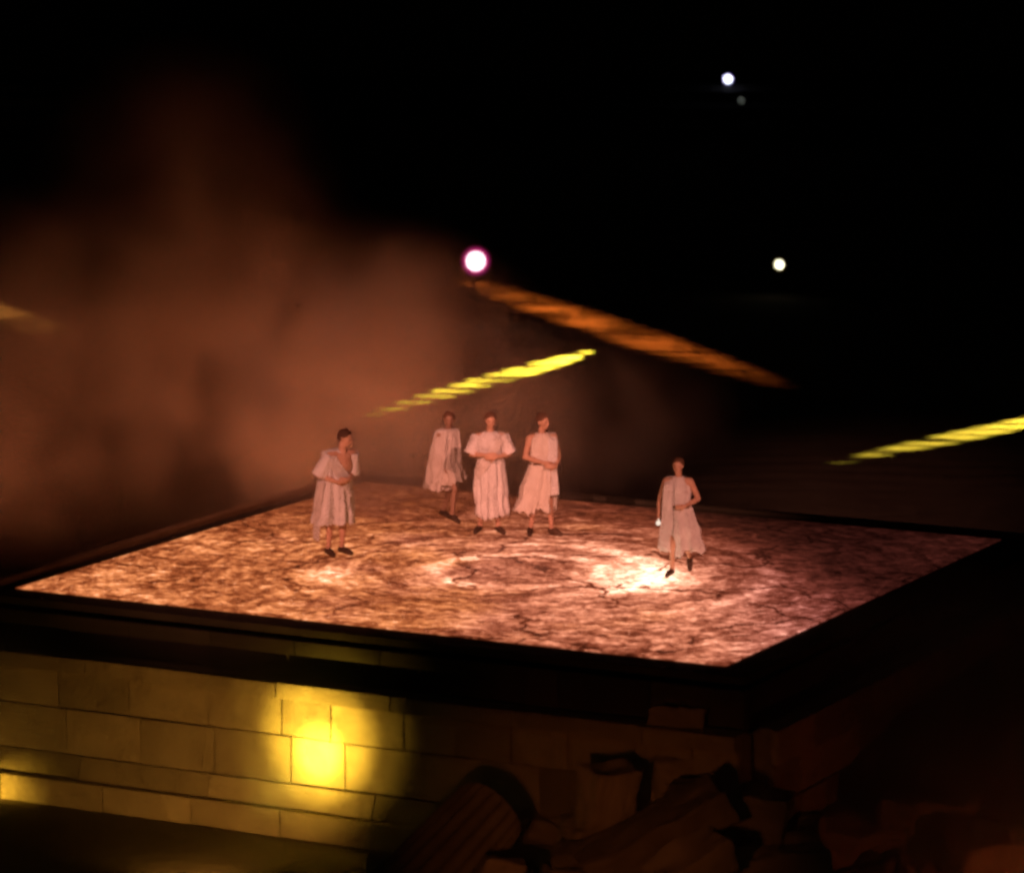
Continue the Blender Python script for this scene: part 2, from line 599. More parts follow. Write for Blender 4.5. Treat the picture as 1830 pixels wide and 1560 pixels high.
def spot(parent, pos, target, power, cone, blend, col, radius=0.03, stretch=(1, 1), name='light'):
    d = bpy.data.lights.new(name, 'SPOT')
    d.energy = power
    d.spot_size = cone
    d.spot_blend = blend
    d.color = col
    d.shadow_soft_size = radius
    o = bpy.data.objects.new(name, d)
    link(o, parent)
    v = (Vector(target) - Vector(pos)).normalized()
    o.location = Vector(pos) - parent.location
    zax = -v
    xax = Vector((0, 0, 1)).cross(zax).normalized()
    yax = zax.cross(xax)
    m = Matrix((xax, yax, zax)).transposed()
    o.rotation_euler = m.to_euler()
    o.scale = (stretch[0], stretch[1], 1)
    return o


def pool(parent, pos, p_near, p_far, power, col, blend=0.3, stretch=(1, 1), grow=1.0):
    """a spot whose cone meets the ground between two points"""
    d1 = (Vector(p_near) - pos).normalized()
    d2 = (Vector(p_far) - pos).normalized()
    ax = (d1 + d2).normalized()
    return spot(parent, pos, pos + ax, power, d1.angle(d2) * grow, blend, col, 0.02, stretch)


def build_lamps():
    # yellow lamp, right of centre, far behind the stage
    foot = at(1393, 528, GZ)
    L = at_dist(1393, 473, foot.y)
    near, far = at(1062, 624, GZ), at(648, 748, GZ)
    aim = ((near + far) / 2 - L).normalized()
    r = moving_head('stage_light', 'small pale yellow stage lamp far behind the stage, right of the big one', L, aim, 0.125,
                    emitter('yellow_lens', (1, 0.93, 0.62), 5.0), halo_emitter('yellow_halo', (0.6, 0.42, 0.08), 0.15, 0.125, 0.19), group='lamps behind the stage')
    pool(r, L + aim * 0.15, near, far, 1.2e6, (1.0, 0.74, 0.05), 0.3, (1.7, 1.0))
    # big white-magenta lamp
    foot = at(850, 575, GZ)
    L = at_dist(850, 467, foot.y)
    far = at(1400, 690, GZ)
    mid = at(1200, 620, GZ)
    tocam = (CAM - L).normalized()
    aim = (tocam * 0.8 + (mid - L).normalized() * 0.2).normalized()
    r = moving_head('stage_light', 'large white stage lamp with magenta halo ring, biggest light behind the performers', L, aim, 0.265,
                    emitter('white_lens', (1.0, 0.93, 1.0), 3.0), halo_emitter('magenta_halo', (0.95, 0.04, 0.28), 0.9, 0.265, 0.40), group='lamps behind the stage')
    # blue-white lamp high at the back on the terrace
    Y = 112.0
    P = at_dist(1301, 142, Y)
    r = moving_head('stage_light', 'small blue-white lamp on a mast, highest light in the dark background', P, (CAM - P), 0.12,
                    emitter('blue_lens', (0.80, 0.82, 1.0), 12.0), halo_emitter('violet_halo', (0.12, 0.06, 0.6), 1.6, 0.12, 0.18), group='lamps behind the stage', base_z=TERR_TOP)
    P = at_dist(1325, 180, 98.0)
    moving_head('stage_light', 'tiny dim grey lamp just below the blue-white one', P, (CAM - P), 0.035,
                emitter('grey_lens', (0.9, 0.95, 0.85), 0.8), group='lamps behind the stage')
    # amber lamp on a tall mast beyond the upper left; its beam rakes the ground behind the stage
    foot = at(-60, 209, GZ)
    L = Vector((foot.x, foot.y, GZ + 4.2))
    near, far = at(842, 500, GZ), at(1350, 680, GZ)
    aim = ((near + far) / 2 - L).normalized()
    r = moving_head('stage_light', 'amber stage lamp on a tall mast beyond the upper left', L, aim, 0.2,
                    emitter('amber_lens_b', (1, 0.6, 0.25), 3.0), group='lamps behind the stage', base_z=TERR_TOP)
    pool(r, L + aim * 0.3, near, far, 3.4e6, (1.0, 0.19, 0.02), 1.0, (1.6, 1.0))
    # yellow lamp beyond the right of the frame whose light crosses the ground
    foot = at(2240, 672, GZ)
    L = foot + Vector((0, 0, 0.85))
    near, far = at(1990, 722, GZ), at(1522, 827, GZ)
    aim = ((near + far) / 2 - L).normalized()
    r = moving_head('stage_light', 'yellow stage lamp out at the far right, raking across the ground', L, aim, 0.2,
                    emitter('yellow_lens_b', (1, 0.93, 0.62), 6.0), group='lamps behind the stage')
    pool(r, L + aim * 0.2, near, far, 2.2e5, (1.0, 0.74, 0.06), 0.3, (1.05, 1.0))
    # amber lamp beyond the left of the frame
    foot = at(-300, 470, GZ)
    L = foot + Vector((0, 0, 0.85))
    near, far = at(-160, 512, GZ), at(112, 606, GZ)
    aim = ((near + far) / 2 - L).normalized()
    r = moving_head('stage_light', 'amber stage lamp out at the far left, behind the smoke', L, aim, 0.2,
                    emitter('amber_lens', (1, 0.6, 0.25), 6.0), group='lamps behind the stage')
    pool(r, L + aim * 0.2, near, far, 0.8e5, (1.0, 0.36, 0.06), 0.6, (2.2, 1.0))


# ------------------------------------------------------------------ far terrace
TERR_TOP = GZ + 1.3


def build_terrace():
    y0 = 101.0
    for i, (dz, dy) in enumerate(((0.5, 0), (0.9, 4.5), (1.3, 9.0))):
        t = empty('terrace_step', (6, y0 + dy, GZ))
        tag(t, ('lowest long dark stone step of the far terrace', 'middle long dark stone step of the far terrace', 'highest long dark stone step of the far terrace')[i], 'terrace', 'far terrace steps')
        rnd = random.Random(20 + i)
        x = -50.0
        while x < 50:
            w = rnd.uniform(3.0, 5.0)
            dep = 4.44 if i < 2 else 9.0
            obj('stone_block', box_bm(w - 0.04, dep, dz, (x + w / 2, dep / 2, dz / 2), 0.04, 0.02, 1, rnd), M['seat_stone'], t)
            x += w


build_terrace()
build_lamps()


# ------------------------------------------------------------------ uplights on the wall
def wall_point(px, py):
    """where this line of sight meets the face of the front wall"""
    d = ray(px, py)
    n = -B
    p0 = ST(0, -D2 - 0.45 - 0.36, 0)
    return CAM + d * ((p0 - CAM).dot(n) / d.dot(n))


def flood(label, base, target, heads, group='floodlights on the ground in front of the wall'):
    d = (Vector(target) - Vector(base)); yaw = math.atan2(d.y, d.x) - math.pi / 2
    root = empty('floodlight', base)
    tag(root, label, 'floodlight', group)
    pit = math.atan2(d.z - 0.2, math.hypot(d.x, d.y))
    obj('base', box_bm(0.24, 0.20, 0.03, (0, 0, 0.017), 0.008), M['black_metal'], root, rot=(0, 0, yaw))
    for s in (-1, 1):
        obj('bracket', box_bm(0.02, 0.05, 0.20, (s * 0.145, 0, 0.13)), M['black_metal'], root, rot=(0, 0, yaw))
    obj('housing', box_bm(0.26, 0.14, 0.18, (0, -0.01, 0), 0.02), M['black_metal'], root, loc=(0, 0, 0.2), rot=Euler((pit, 0, yaw)))
    obj('glass', box_bm(0.22, 0.012, 0.14, (0, 0.067, 0)), emitter('flood_glass', (1, 0.75, 0.2), 6.0), root, loc=(0, 0, 0.2), rot=Euler((pit, 0, yaw)))
    pos = Vector(base) + Vector((0, 0, 0.2)) + (Vector(target) - Vector(base) - Vector((0, 0, 0.2))).normalized() * 0.11
    for (tg, pw, cone, blend, col) in heads:
        spot(root, pos, tg, pw, R(cone), blend, col, 0.04)
    return root


def build_added_wash():
    """two added, unseen spotlights on masts, either side of the audience, trained on the performers"""
    for (x, y, lab, tg, pw, cone) in ((-17.0, -38.0, 'added fill spotlight on a tall unseen mast left of the viewer', (-1.8, 2.4, 1.2), 58000, 12.5),
                                (15.0, -40.0, 'added fill spotlight on a tall unseen mast right of the viewer', (1.2, 1.0, 0.9), 50000, 9)):
        L = Vector((x, y, 19.0))  # added fill; the floor glow alone leaves the performers too dark
        aim = (Vector(tg) - L).normalized()
        r = moving_head('stage_light', lab, L, aim, 0.16, emitter('salmon_lens', (1, 0.5, 0.35), 3.0), group='added front-of-house fill lights')
        spot(r, L + aim * 0.2, tg, pw, R(cone), 1.0, (1.0, 0.365, 0.265), 0.08)


build_added_wash()


def build_added_smoke_lamps():
    L = Vector((-25.0, 3.0, GZ + 1.0)); tg = Vector((-3.8, 7.2, 1.9))  # lamp out of view, added to brighten the smoke
    aim = (tg - L).normalized()
    r = moving_head('stage_light', 'added unseen amber lamp on the ground beyond the left edge, brightening the smoke', L, aim, 0.18,
                    emitter('amber_lens_c', (1, 0.6, 0.25), 3.0), group='lamps behind the stage')
    spot(r, L + aim * 0.25, tg, 3500, R(27), 1.0, (1.0, 0.32, 0.13), 0.1)
    for (x, y, tx, ty, lab, pw) in ((-2.8, 10.8, -2.4, 7.0, 'added unseen amber uplight on the ground behind the back corner of the stage', 1100),
                                    (-9.0, 6.5, -6.5, 6.5, 'added unseen amber uplight on the ground behind the left edge of the stage', 330)):
        L = Vector((x, y, GZ + 0.55)); tg = Vector((tx, ty, 3.0))  # uplights out of sight, added for the glow in the smoke
        aim = (tg - L).normalized()
        r = moving_head('stage_light', lab, L, aim, 0.15, emitter('amber_lens_d', (1, 0.6, 0.25), 3.0), group='lamps behind the stage')
        spot(r, L + aim * 0.25, tg, pw, R(120), 1.0, (1.0, 0.24, 0.095), 0.15)


build_added_smoke_lamps()


def build_floods():
    c = wall_point(570, 1322); hot = wall_point(571, 1340)
    b = wall_point(575, 1480) - B * 3.2; b.z = GZ
    flood('black ground floodlight throwing the bright round yellow pool on the wall', b, c,
          [(c, 1900, 33, 1.0, (1, 0.68, 0.07)), (hot, 4200, 15, 1.0, (1, 0.80, 0.09)), (c, 260, 50, 1.0, (1, 0.62, 0.07)), (wall_point(360, 1365), 190, 100, 1.0, (1, 0.45, 0.08))])
    c = wall_point(40, 1408)
    b = wall_point(-60, 1500) - B * 1.0; b.z = GZ
    flood('black ground floodlight washing the plinth at the left end of the wall', b, c,
          [(c, 130, 50, 1.0, (1, 0.62, 0.06)), (wall_point(60, 1340), 12, 120, 1.0, (1, 0.5, 0.06))])
    # red lamp out of view at the right, added to tint stones and mist
    b = at(1950, 1700, GZ)
    t = at(1500, 1420, GZ)
    flood('added unseen red floodlight beyond the right edge, tinting the fallen stones', b, t + Vector((0, 0, 0.8)),
          [(t, 45, 120, 1.0, (1, 0.15, 0.04))])
    L = Vector((-1.5, -21.0, GZ + 3.2)); t = Vector((1.0, -8.2, GZ + 0.8))  # added lamp below the view that lifts the fallen stones out of the dark
    aim = (t - L).normalized()
    r = moving_head('stage_light', 'added unseen amber lamp on a short mast, brightening the fallen stones', L, aim, 0.14, emitter('amber_lens_e', (1, 0.5, 0.2), 3.0))
    spot(r, L + aim * 0.2, t, 500, R(24), 1.0, (1, 0.27, 0.06), 0.35)


build_floods()


# ------------------------------------------------------------------ fallen ruins
def place(o, label, cat, loc, rot, group='fallen ruins in front of the stage'):
    o.location = loc
    o.rotation_euler = rot
    tag(o, label, cat, group)
    return o


def build_ruins():
    # fluted column shaft lying in front of the wall
    prof = [(0.50, 0.0, 0.3), (0.56, 0.03, 1)] + [(0.56 - 0.012 * i, 0.03 + 0.26 * i, 1) for i in range(1, 9)] + [(0.44, 2.2, 0.3)]
    o = obj('column_shaft', lathe_bm(prof, 160, 20, 0.055), M['rubble'])
    p1 = at_dist(880, 1445, -7.9); p0 = at_dist(700, 1640, -9.0)
    q = (p1 - p0).to_track_quat('Z', 'Y').to_euler()
    place(o, 'broken fluted column shaft leaning down in front of the dim wall', 'column', p1 - (p1 - p0).normalized() * 2.2, q)
    specs = [
        # px, py, depth y, size, rotation, label
        (1170, 1490, -9.0, (1.9, 0.75, 0.42), (8, -26, 12), 'reddish slab tilted up to the right, largest fallen stone'),
        (1235, 1545, -9.6, (0.9, 0.6, 0.4), (10, -30, 20), 'short worn block tucked under the tilted slab'),
        (1085, 1430, -7.9, (0.55, 0.5, 0.80), (0, 6, 25), 'upright dark block standing behind the tilted slab'),
        (1215, 1290, -6.9, (0.75, 0.5, 0.5), (4, 0, -15), 'small block on top of the ruins below the stage corner'),
        (1300, 1445, -8.2, (1.5, 0.8, 0.5), (0, 4, -8), 'flat dark slab right of the tilted one'),
        (895, 1562, -9.3, (0.5, 0.4, 0.4), (0, 12, 10), 'rounded orange-brown stone at the bottom edge'),
        (690, 1555, -8.2, (0.4, 0.4, 0.36), (0, 0, 40), 'small olive stone left of the fluted column'),
        (1390, 1545, -8.8, (1.1, 0.7, 0.45), (0, -4, 8), 'amber-edged block at the bottom of the picture'),
    ]
    for i, (px, py, y, s, r, lab) in enumerate(specs):
        o = obj('stone_block', rock_bm(*s, 11 + i, 0.07, 5, 0.04), M['rubble'])
        place(o, lab, 'stone block', at_dist(px, py, y), tuple(R(a) for a in r))
    # rubble they rest on
    rnd = random.Random(9)
    low = [
        (1160, 1600, -8.7, (2.2, 1.3, 0.9), 'large rough boulder under the tilted slab'),
        (1085, 1530, -7.4, (1.1, 0.9, 1.0), 'rough boulder under the upright block'),
        (1240, 1420, -6.9, (1.0, 0.7, 1.0), 'tall rough boulder under the stage corner'),
        (1330, 1540, -8.0, (1.9, 1.2, 0.9), 'broad rough boulder right of the slab'),
        (900, 1520, -6.3, (1.3, 0.8, 0.8), 'rough boulder propping the fluted column'),
        (1420, 1330, -3.6, (2.8, 0.7, 0.45), 'long fallen lintel lying nearest the stage side'),
        (1500, 1400, -4.6, (3.0, 0.7, 0.5), 'second long fallen lintel right of the stage'),
        (1480, 1500, -6.6, (3.2, 0.8, 0.55), 'long fallen lintel lying lowest at the right'),
        (1760, 1395, -4.0, (0.9, 0.6, 0.5), 'reddish block near the right edge'),
        (1690, 1300, -1.6, (1.0, 0.8, 0.6), 'dark block standing back near the right edge'),
        (1660, 1480, -6.0, (1.1, 0.8, 0.8), 'squat red-lit block at lower right'),
        (1790, 1530, -7.2, (1.2, 0.9, 0.6), 'dark block in the lower right corner'),
    ]
    for i, (px, py, y, s, lab) in enumerate(low):
        o = obj('fallen_stone', rock_bm(*s, 40 + i, 0.13, 6, 0.06), M['rubble'])
        p = at_dist(px, py, y)
        if i >= 5:
            p = at(px, py, GZ + s[2] / 2); 
        place(o, lab, 'fallen stone', p, (R(rnd.uniform(-4, 4)), R(rnd.uniform(-4, 4)), R(rnd.uniform(-14, 14)) + (0.12 if s[0] > 2 else 0)))


build_ruins()


def build_debris():
    """small broken stones too many to count, heaped between the fallen blocks"""
    rnd = random.Random(77)
    bm = bmesh.new()
    for i in range(420):
        if i % 2:
            p = at(rnd.uniform(1000, 1830), rnd.uniform(1290, 1700), GZ)
        else:
            p = Vector((rnd.gauss(1.0, 1.6), rnd.gauss(-9.0, 1.1), GZ))
        if p.dot(B) > -D2 - 1.0 and p.dot(A) < W2 + 1.0:
            continue
        r = rnd.uniform(0.05, 0.20)
        h = 0.0
        if i % 2 == 0:
            h = max(0, 0.7 - 0.35 * (p - Vector((1.2, -8.6, GZ))).length)
        res = bmesh.ops.create_icosphere(bm, subdivisions=1, radius=1, matrix=Matrix.Translation(p + Vector((0, 0, r * 0.4 + h))) @ Euler((rnd.uniform(0, 6), rnd.uniform(0, 6), rnd.uniform(0, 6))).to_matrix().to_4x4() @ Matrix.Diagonal((r, r * rnd.uniform(0.5, 1), r * rnd.uniform(0.4, 0.8), 1)))
        for v in res['verts']:
            v.co += noise.noise_vector(v.co * 5) * r * 0.35
    o = obj('rubble', bm, M['rubble'])
    tag(o, 'small broken stones heaped between the fallen blocks', 'rubble', kind='stuff')


build_debris()


# ------------------------------------------------------------------ people
def ball(bm, c, r, rot=None, seg=14):
    m = Matrix.Translation(Vector(c))
    if rot is not None:
        m = m @ rot.to_4x4()
    if not isinstance(r, (tuple, list)):
        r = (r, r, r)
    m = m @ Matrix.Diagonal((*r, 1))
    bmesh.ops.create_uvsphere(bm, u_segments=seg, v_segments=max(8, seg * 2 // 3), radius=1, matrix=m)


def limb(bm, pts, n=14):
    """closed tapered tube through [(point, radius), ...] with round ends"""
    P = [(Vector(p), r) for p, r in pts]
    ball(bm, P[0][0], P[0][1], seg=n)
    ball(bm, P[-1][0], P[-1][1], seg=n)
    for (a, ra), (b, rb) in zip(P, P[1:]):
        d = b - a
        q = d.to_track_quat('Z', 'Y').to_matrix()
        ra_, rb_ = [], []
        for i in range(n):
            t = 2 * math.pi * i / n
            e = q @ Vector((math.cos(t), math.sin(t), 0))
            ra_.append(bm.verts.new(a + e * ra)); rb_.append(bm.verts.new(b + e * rb))
        for i in range(n):
            bm.faces.new((ra_[i], ra_[(i + 1) % n], rb_[(i + 1) % n], rb_[i]))
        bm.faces.new(ra_[::-1]); bm.faces.new(rb_)
        if b is not P[-1][0]:
            ball(bm, b, rb, seg=n)


def hand(bm, wrist, d, palm_n, side, curl=0.5, s=1.0):
    """palm and five bent fingers; d = direction of the hand, palm_n = way the palm faces"""
    d = d.normalized()
    palm_n = (palm_n - d * palm_n.dot(d)).normalized()
    x = d.cross(palm_n) * side                       # towards the thumb
    rot = Matrix((x, palm_n, d)).transposed()
    pc = wrist + d * 0.05 * s
    ball(bm, pc, (0.040 * s, 0.017 * s, 0.055 * s), rot)
    limb(bm, [(wrist - d * 0.01, 0.026 * s), (pc, 0.026 * s)], 10)
    for i, (off, ln) in enumerate(((0.030, 0.074), (0.010, 0.083), (-0.011, 0.077), (-0.031, 0.060))):
        a = wrist + d * 0.088 * s + x * off * s
        d1 = (d * math.cos(curl * 0.7) + palm_n * math.sin(curl * 0.7)).normalized()
        b = a + d1 * ln * 0.5 * s
        d2 = (d * math.cos(curl * 1.8) + palm_n * math.sin(curl * 1.8)).normalized()
        c = b + d2 * ln * 0.5 * s
        limb(bm, [(a - d * 0.02 * s, 0.0095 * s), (b, 0.0090 * s), (c, 0.0078 * s)], 8)
    t0 = wrist + d * 0.025 * s + x * 0.028 * s
    t1 = t0 + (d * 0.55 + x * 0.75 + palm_n * 0.25).normalized() * 0.042 * s
    t2 = t1 + (d * 0.9 + x * 0.25 + palm_n * 0.35).normalized() * 0.034 * s
    limb(bm, [(t0, 0.013 * s), (t1, 0.0115 * s), (t2, 0.009 * s)], 8)


def loft(rings, n=88, m=None, folds=(), hem=0.0, seed=0, thick=0.012, cap_top=False, tear=0.0):
    """cloth tube. rings = [(z, cx, cy, rx, ry, fold_amplitude)], top first"""
    rnd = random.Random(seed)
    m = m or 46
    ph = [(rnd.uniform(0, 6.28), rnd.uniform(-1.4, 1.4)) for _ in folds]
    zs = [r[0] for r in rings]

    def samp(t):
        f = t * (len(rings) - 1)
        i = min(int(f), len(rings) - 2)
        u = f - i
        p0 = rings[max(i - 1, 0)]; p1 = rings[i]; p2 = rings[i + 1]; p3 = rings[min(i + 2, len(rings) - 1)]
        return [0.5 * (2 * b + (c - a) * u + (2 * a - 5 * b + 4 * c - d) * u * u + (3 * b - a - 3 * c + d) * u ** 3) for a, b, c, d in zip(p0, p1, p2, p3)]
    bm = bmesh.new()
    grid = []
    for j in range(m):
        t = j / (m - 1)
        z, cx, cy, rx, ry, fa = samp(t)
        row = []
        for i in range(n):
            a = 2 * math.pi * i / n
            w = 0.0
            for (fr, am), (p, tw) in zip(folds, ph):
                w += am * math.sin(fr * a + p + tw * t * 2.0 + 0.8 * noise.noise(Vector((math.cos(a) * 1.5, math.sin(a) * 1.5, t * 3 + seed))))
            w += 1.3 * noise.noise(Vector((math.cos(a) * 2.2, math.sin(a) * 2.2, z * 5.0 + seed * 2))) + 0.8 * noise.noise(Vector((math.cos(a) * 4.5 + z * 3, math.sin(a) * 4.5, z * 9.0 + seed)))
            k = 1 + 0.0
            x = cx + (rx + fa * w) * math.cos(a) * k
            y = cy + (ry + fa * w) * math.sin(a) * k
            zz = z
            if hem and t > 0.6:
                hh = (t - 0.6) / 0.4
                nz = noise.noise(Vector((math.cos(a) * 1.3, math.sin(a) * 1.3, seed * 3.3)))
                nz2 = abs(noise.noise(Vector((math.cos(a) * 5, math.sin(a) * 5, seed * 1.3))))
                zz += hh * hh * (hem * nz + tear * nz2)
            row.append(bm.verts.new((x, y, zz)))
        grid.append(row)
    for r0, r1 in zip(grid, grid[1:]):
        for i in range(n):
            bm.faces.new((r0[i], r0[(i + 1) % n], r1[(i + 1) % n], r1[i]))
    bmesh.ops.recalc_face_normals(bm, faces=bm.faces)
    bmesh.ops.solidify(bm, geom=list(bm.faces), thickness=thick)
    return bm


def tube_cloth(pts, n=30, seed=0, fold=0.012, thick=0.008):
    """sleeve: open cloth tube along [(point, radius)]"""
    bm = bmesh.new()
    P = [(Vector(p), r) for p, r in pts]
    rows = []
    for j in range(len(P) * 5 - 4):
        t = j / 5
        i = min(int(t), len(P) - 2)
        u = t - i
        c = P[i][0].lerp(P[i + 1][0], u); r = P[i][1] * (1 - u) + P[i + 1][1] * u
        d = (P[min(i + 1, len(P) - 1)][0] - P[max(i, 0)][0]).normalized()
        q = d.to_track_quat('Z', 'Y').to_matrix()
        row = []
        for k in range(n):
            a = 2 * math.pi * k / n
            e = q @ Vector((math.cos(a), math.sin(a), 0))
            w = noise.noise(Vector((math.cos(a) * 2, math.sin(a) * 2, t * 1.5 + seed)))
            row.append(bm.verts.new(c + e * (r + fold * (w + 0.5 * math.sin(7 * a + seed)))))
        rows.append(row)
    for r0, r1 in zip(rows, rows[1:]):
        for k in range(n):
            bm.faces.new((r0[k], r0[(k + 1) % n], r1[(k + 1) % n], r1[k]))
    bmesh.ops.recalc_face_normals(bm, faces=bm.faces)
    bmesh.ops.solidify(bm, geom=list(bm.faces), thickness=thick)
    return bm


def strip_cloth(path, width, seed=0, sag=0.02, thick=0.014, n=10):
    """draped band: path = [(point, outward normal)]"""
    bm = bmesh.new()
    P = []
    for (a, na), (b, nb) in zip(path, path[1:]):
        for s in range(6):
            u = s / 6
            P.append((Vector(a).lerp(Vector(b), u), Vector(na).lerp(Vector(nb), u)))
    P.append((Vector(path[-1][0]), Vector(path[-1][1])))
    rows = []
    for j, (p, nn) in enumerate(P):
        d = (P[min(j + 1, len(P) - 1)][0] - P[max(j - 1, 0)][0]).normalized()
        side = d.cross(nn).normalized()
        row = []
        for i in range(n):
            u = i / (n - 1) - 0.5
            w = width * (1 + 0.15 * noise.noise(Vector((j * 0.2, seed, 0))))
            h = 0.014 * math.sin(i * 2.3 + seed + 0.12 * j) + sag * (0.25 - u * u) * 2
            row.append(bm.verts.new(p + side * u * w + nn.normalized() * h))
        rows.append(row)
    for r0, r1 in zip(rows, rows[1:]):
        for k in range(n - 1):
            bm.faces.new((r0[k], r0[k + 1], r1[k + 1], r1[k]))
    bmesh.ops.recalc_face_normals(bm, faces=bm.faces)
    bmesh.ops.solidify(bm, geom=list(bm.faces), thickness=thick)
    return bm


def finish_body(name, bm, voxel, mat):
    """weld the overlapping forms into one continuous skin"""
    me = bpy.data.meshes.new(name)
    bm.to_mesh(me); bm.free()
    tmp = bpy.data.objects.new('tmp', me)
    COL.objects.link(tmp)
    md = tmp.modifiers.new('r', 'REMESH'); md.mode = 'VOXEL'; md.voxel_size = voxel; md.use_smooth_shade = True
    sm = tmp.modifiers.new('s', 'SMOOTH'); sm.factor = 0.5; sm.iterations = 3
    dg = bpy.context.evaluated_depsgraph_get()
    out = bpy.data.meshes.new_from_object(tmp.evaluated_get(dg))
    out.name = name
    bpy.data.objects.remove(tmp)
    bpy.data.meshes.remove(me)
    out.materials.clear(); out.materials.append(mat)
    for p in out.polygons:
        p.use_smooth = True
    o = bpy.data.objects.new(name, out)
    link(o)
    return o


def person(label, loc, rz, height, J, head_rot, cloth, seed):
    """J: joints in metres for a 1.75 m figure that faces -Y. keys: hip, chest (lean offsets), kneeL/R, ankL/R, toeL/R, elbL/R, wriL/R, hdL/R, pnL/R"""
    V = Vector
    bm = bmesh.new()
    px, py = J.get('pelvis', (0, 0))
    cx, cyy = J.get('chest', (0, 0))
    pel = V((px, py, 0.95)); che = V((cx, cyy, 1.28)); nb = V((cx * 1.15, cyy * 1.2, 1.47))
    # torso
    ball(bm, pel, (0.155, 0.105, 0.12)); ball(bm, (pel + che) / 2, (0.135, 0.095, 0.17)); ball(bm, che, (0.165, 0.112, 0.17))
    ball(bm, che + V((0, 0.0, 0.10)), (0.175, 0.095, 0.085))
    limb(bm, [(nb - V((0, 0, 0.06)), 0.072), (nb + V((0, -0.005, 0.03)), 0.055), (nb + V((0, -0.012, 0.09)), 0.052)])
    HR = Euler(head_rot).to_matrix()
    hc = nb + V((0, -0.012, 0.09)) + HR @ V((0, -0.012, 0.085))
    T = lambda p: hc + HR @ V(p)
    ball(bm, T((0, 0.012, 0.035)), (0.076, 0.096, 0.088), HR, 20)
    ball(bm, T((0, -0.022, -0.015)), (0.064, 0.070, 0.082), HR, 18)
    ball(bm, T((0, -0.045, -0.075)), (0.040, 0.040, 0.030), HR)
    ball(bm, T((0, -0.072, 0.030)), (0.048, 0.016, 0.010), HR)          # brow
    limb(bm, [(T((0, -0.088, 0.018)), 0.009), (T((0, -0.106, -0.022)), 0.014)], 8)   # nose
    ball(bm, T((0, -0.086, -0.052)), (0.024, 0.012, 0.010), HR)          # lips
    for s in (-1, 1):
        ball(bm, T((s * 0.040, -0.068, -0.018)), (0.022, 0.016, 0.018), HR)   # cheek bones
        ball(bm, T((s * 0.077, 0.010, -0.002)), (0.009, 0.020, 0.031), HR)    # ears
    J2 = {}
    for s, k in ((-1, 'L'), (1, 'R')):
        # legs
        hip = pel + V((s * 0.088, 0, -0.03)); kn = V(J['knee' + k]); an = V(J['ank' + k]); toe = V(J['toe' + k])
        limb(bm, [(hip, 0.086), (hip.lerp(kn, 0.5), 0.070), (kn, 0.050), (kn.lerp(an, 0.3) + V((0, 0.012, 0)), 0.052), (kn.lerp(an, 0.7), 0.038), (an, 0.034)])
        limb(bm, [(an + V((0, 0.03, -0.03)), 0.036), (an.lerp(toe, 0.55) + V((0, 0, -0.005)), 0.036), (toe, 0.026)])
        # arms
        sh = che + V((s * 0.178, 0.0, 0.125)); el = V(J['elb' + k]); wr = V(J['wri' + k])
        limb(bm, [(che + V((s * 0.10, 0, 0.13)), 0.065), (sh, 0.060), (sh.lerp(el, 0.4), 0.050), (el, 0.039)])
        limb(bm, [(el, 0.039), (el.lerp(wr, 0.3), 0.042), (el.lerp(wr, 0.75), 0.031), (wr, 0.026)])
        hd = V(J.get('hd' + k, tuple(wr - el)))
        hand(bm, wr, hd, V(J.get('pn' + k, (-s, 0, 0))), -s if J.get('flip' + k) else s, J.get('curl' + k, 0.5))
        J2['sh' + k] = sh
    o = finish_body('person', bm, 0.0075, M['skin'])
    o.location = loc; o.rotation_euler = (0, 0, rz)
    s = height / 1.75
    o.scale = (s, s, s)
    tag(o, label, 'person', 'performers on the stage')
    # eyes
    for sd in (-1, 1):
        b = bmesh.new(); ball(b, T((sd * 0.031, -0.076, 0.010)), (0.014, 0.012, 0.009), HR, 10)
        obj('eye', b, M['eye'], o, True)
    # hair
    b = bmesh.new()
    bmesh.ops.create_uvsphere(b, u_segments=48, v_segments=32, radius=1)
    for v in list(b.verts):
        lim = 0.50 - 0.75 * min(1, abs(v.co.x)) ** 3 + 0.10 * noise.noise(v.co * 5 + V((seed, 2, 0))) if v.co.y < 0.15 else -0.70
        if v.co.z < lim:
            b.verts.remove(v)
    for v in b.verts:
        d = 1 + 0.10 * noise.noise(v.co * 4 + V((seed, 0, 0))) + 0.06 * noise.noise(v.co * 11 + V((seed, 0, 0)))
        p = V((v.co.x * 0.087 * d, v.co.y * 0.108 * d + 0.014, v.co.z * 0.098 * d + 0.034))
        v.co = hc + HR @ p
    bmesh.ops.recalc_face_normals(b, faces=b.faces)
    bmesh.ops.solidify(b, geom=list(b.faces), thickness=0.012)
    obj('hair', b, M['hair'], o, True)
    # boots
    for k in ('L', 'R'):
        an = V(J['ank' + k]); toe = V(J['toe' + k]); kn = V(J['knee' + k])
        b = bmesh.new()
        ball(b, an + V((0, 0.005, -0.01)), 0.043)
        limb(b, [(an + V((0, 0.035, -0.03)), 0.046), (an.lerp(toe, 0.5) + V((0, 0, -0.003)), 0.048), (toe + (toe - an).normalized() * 0.01, 0.036)])
        md = finish_body('boot', b, 0.012, M['boot'])
        md.parent = o
    cloth(o, J, J2, pel, che, nb)
    return o


F1 = ((5, 0.8), (9, 0.9), (14, 0.6), (23, 0.35))


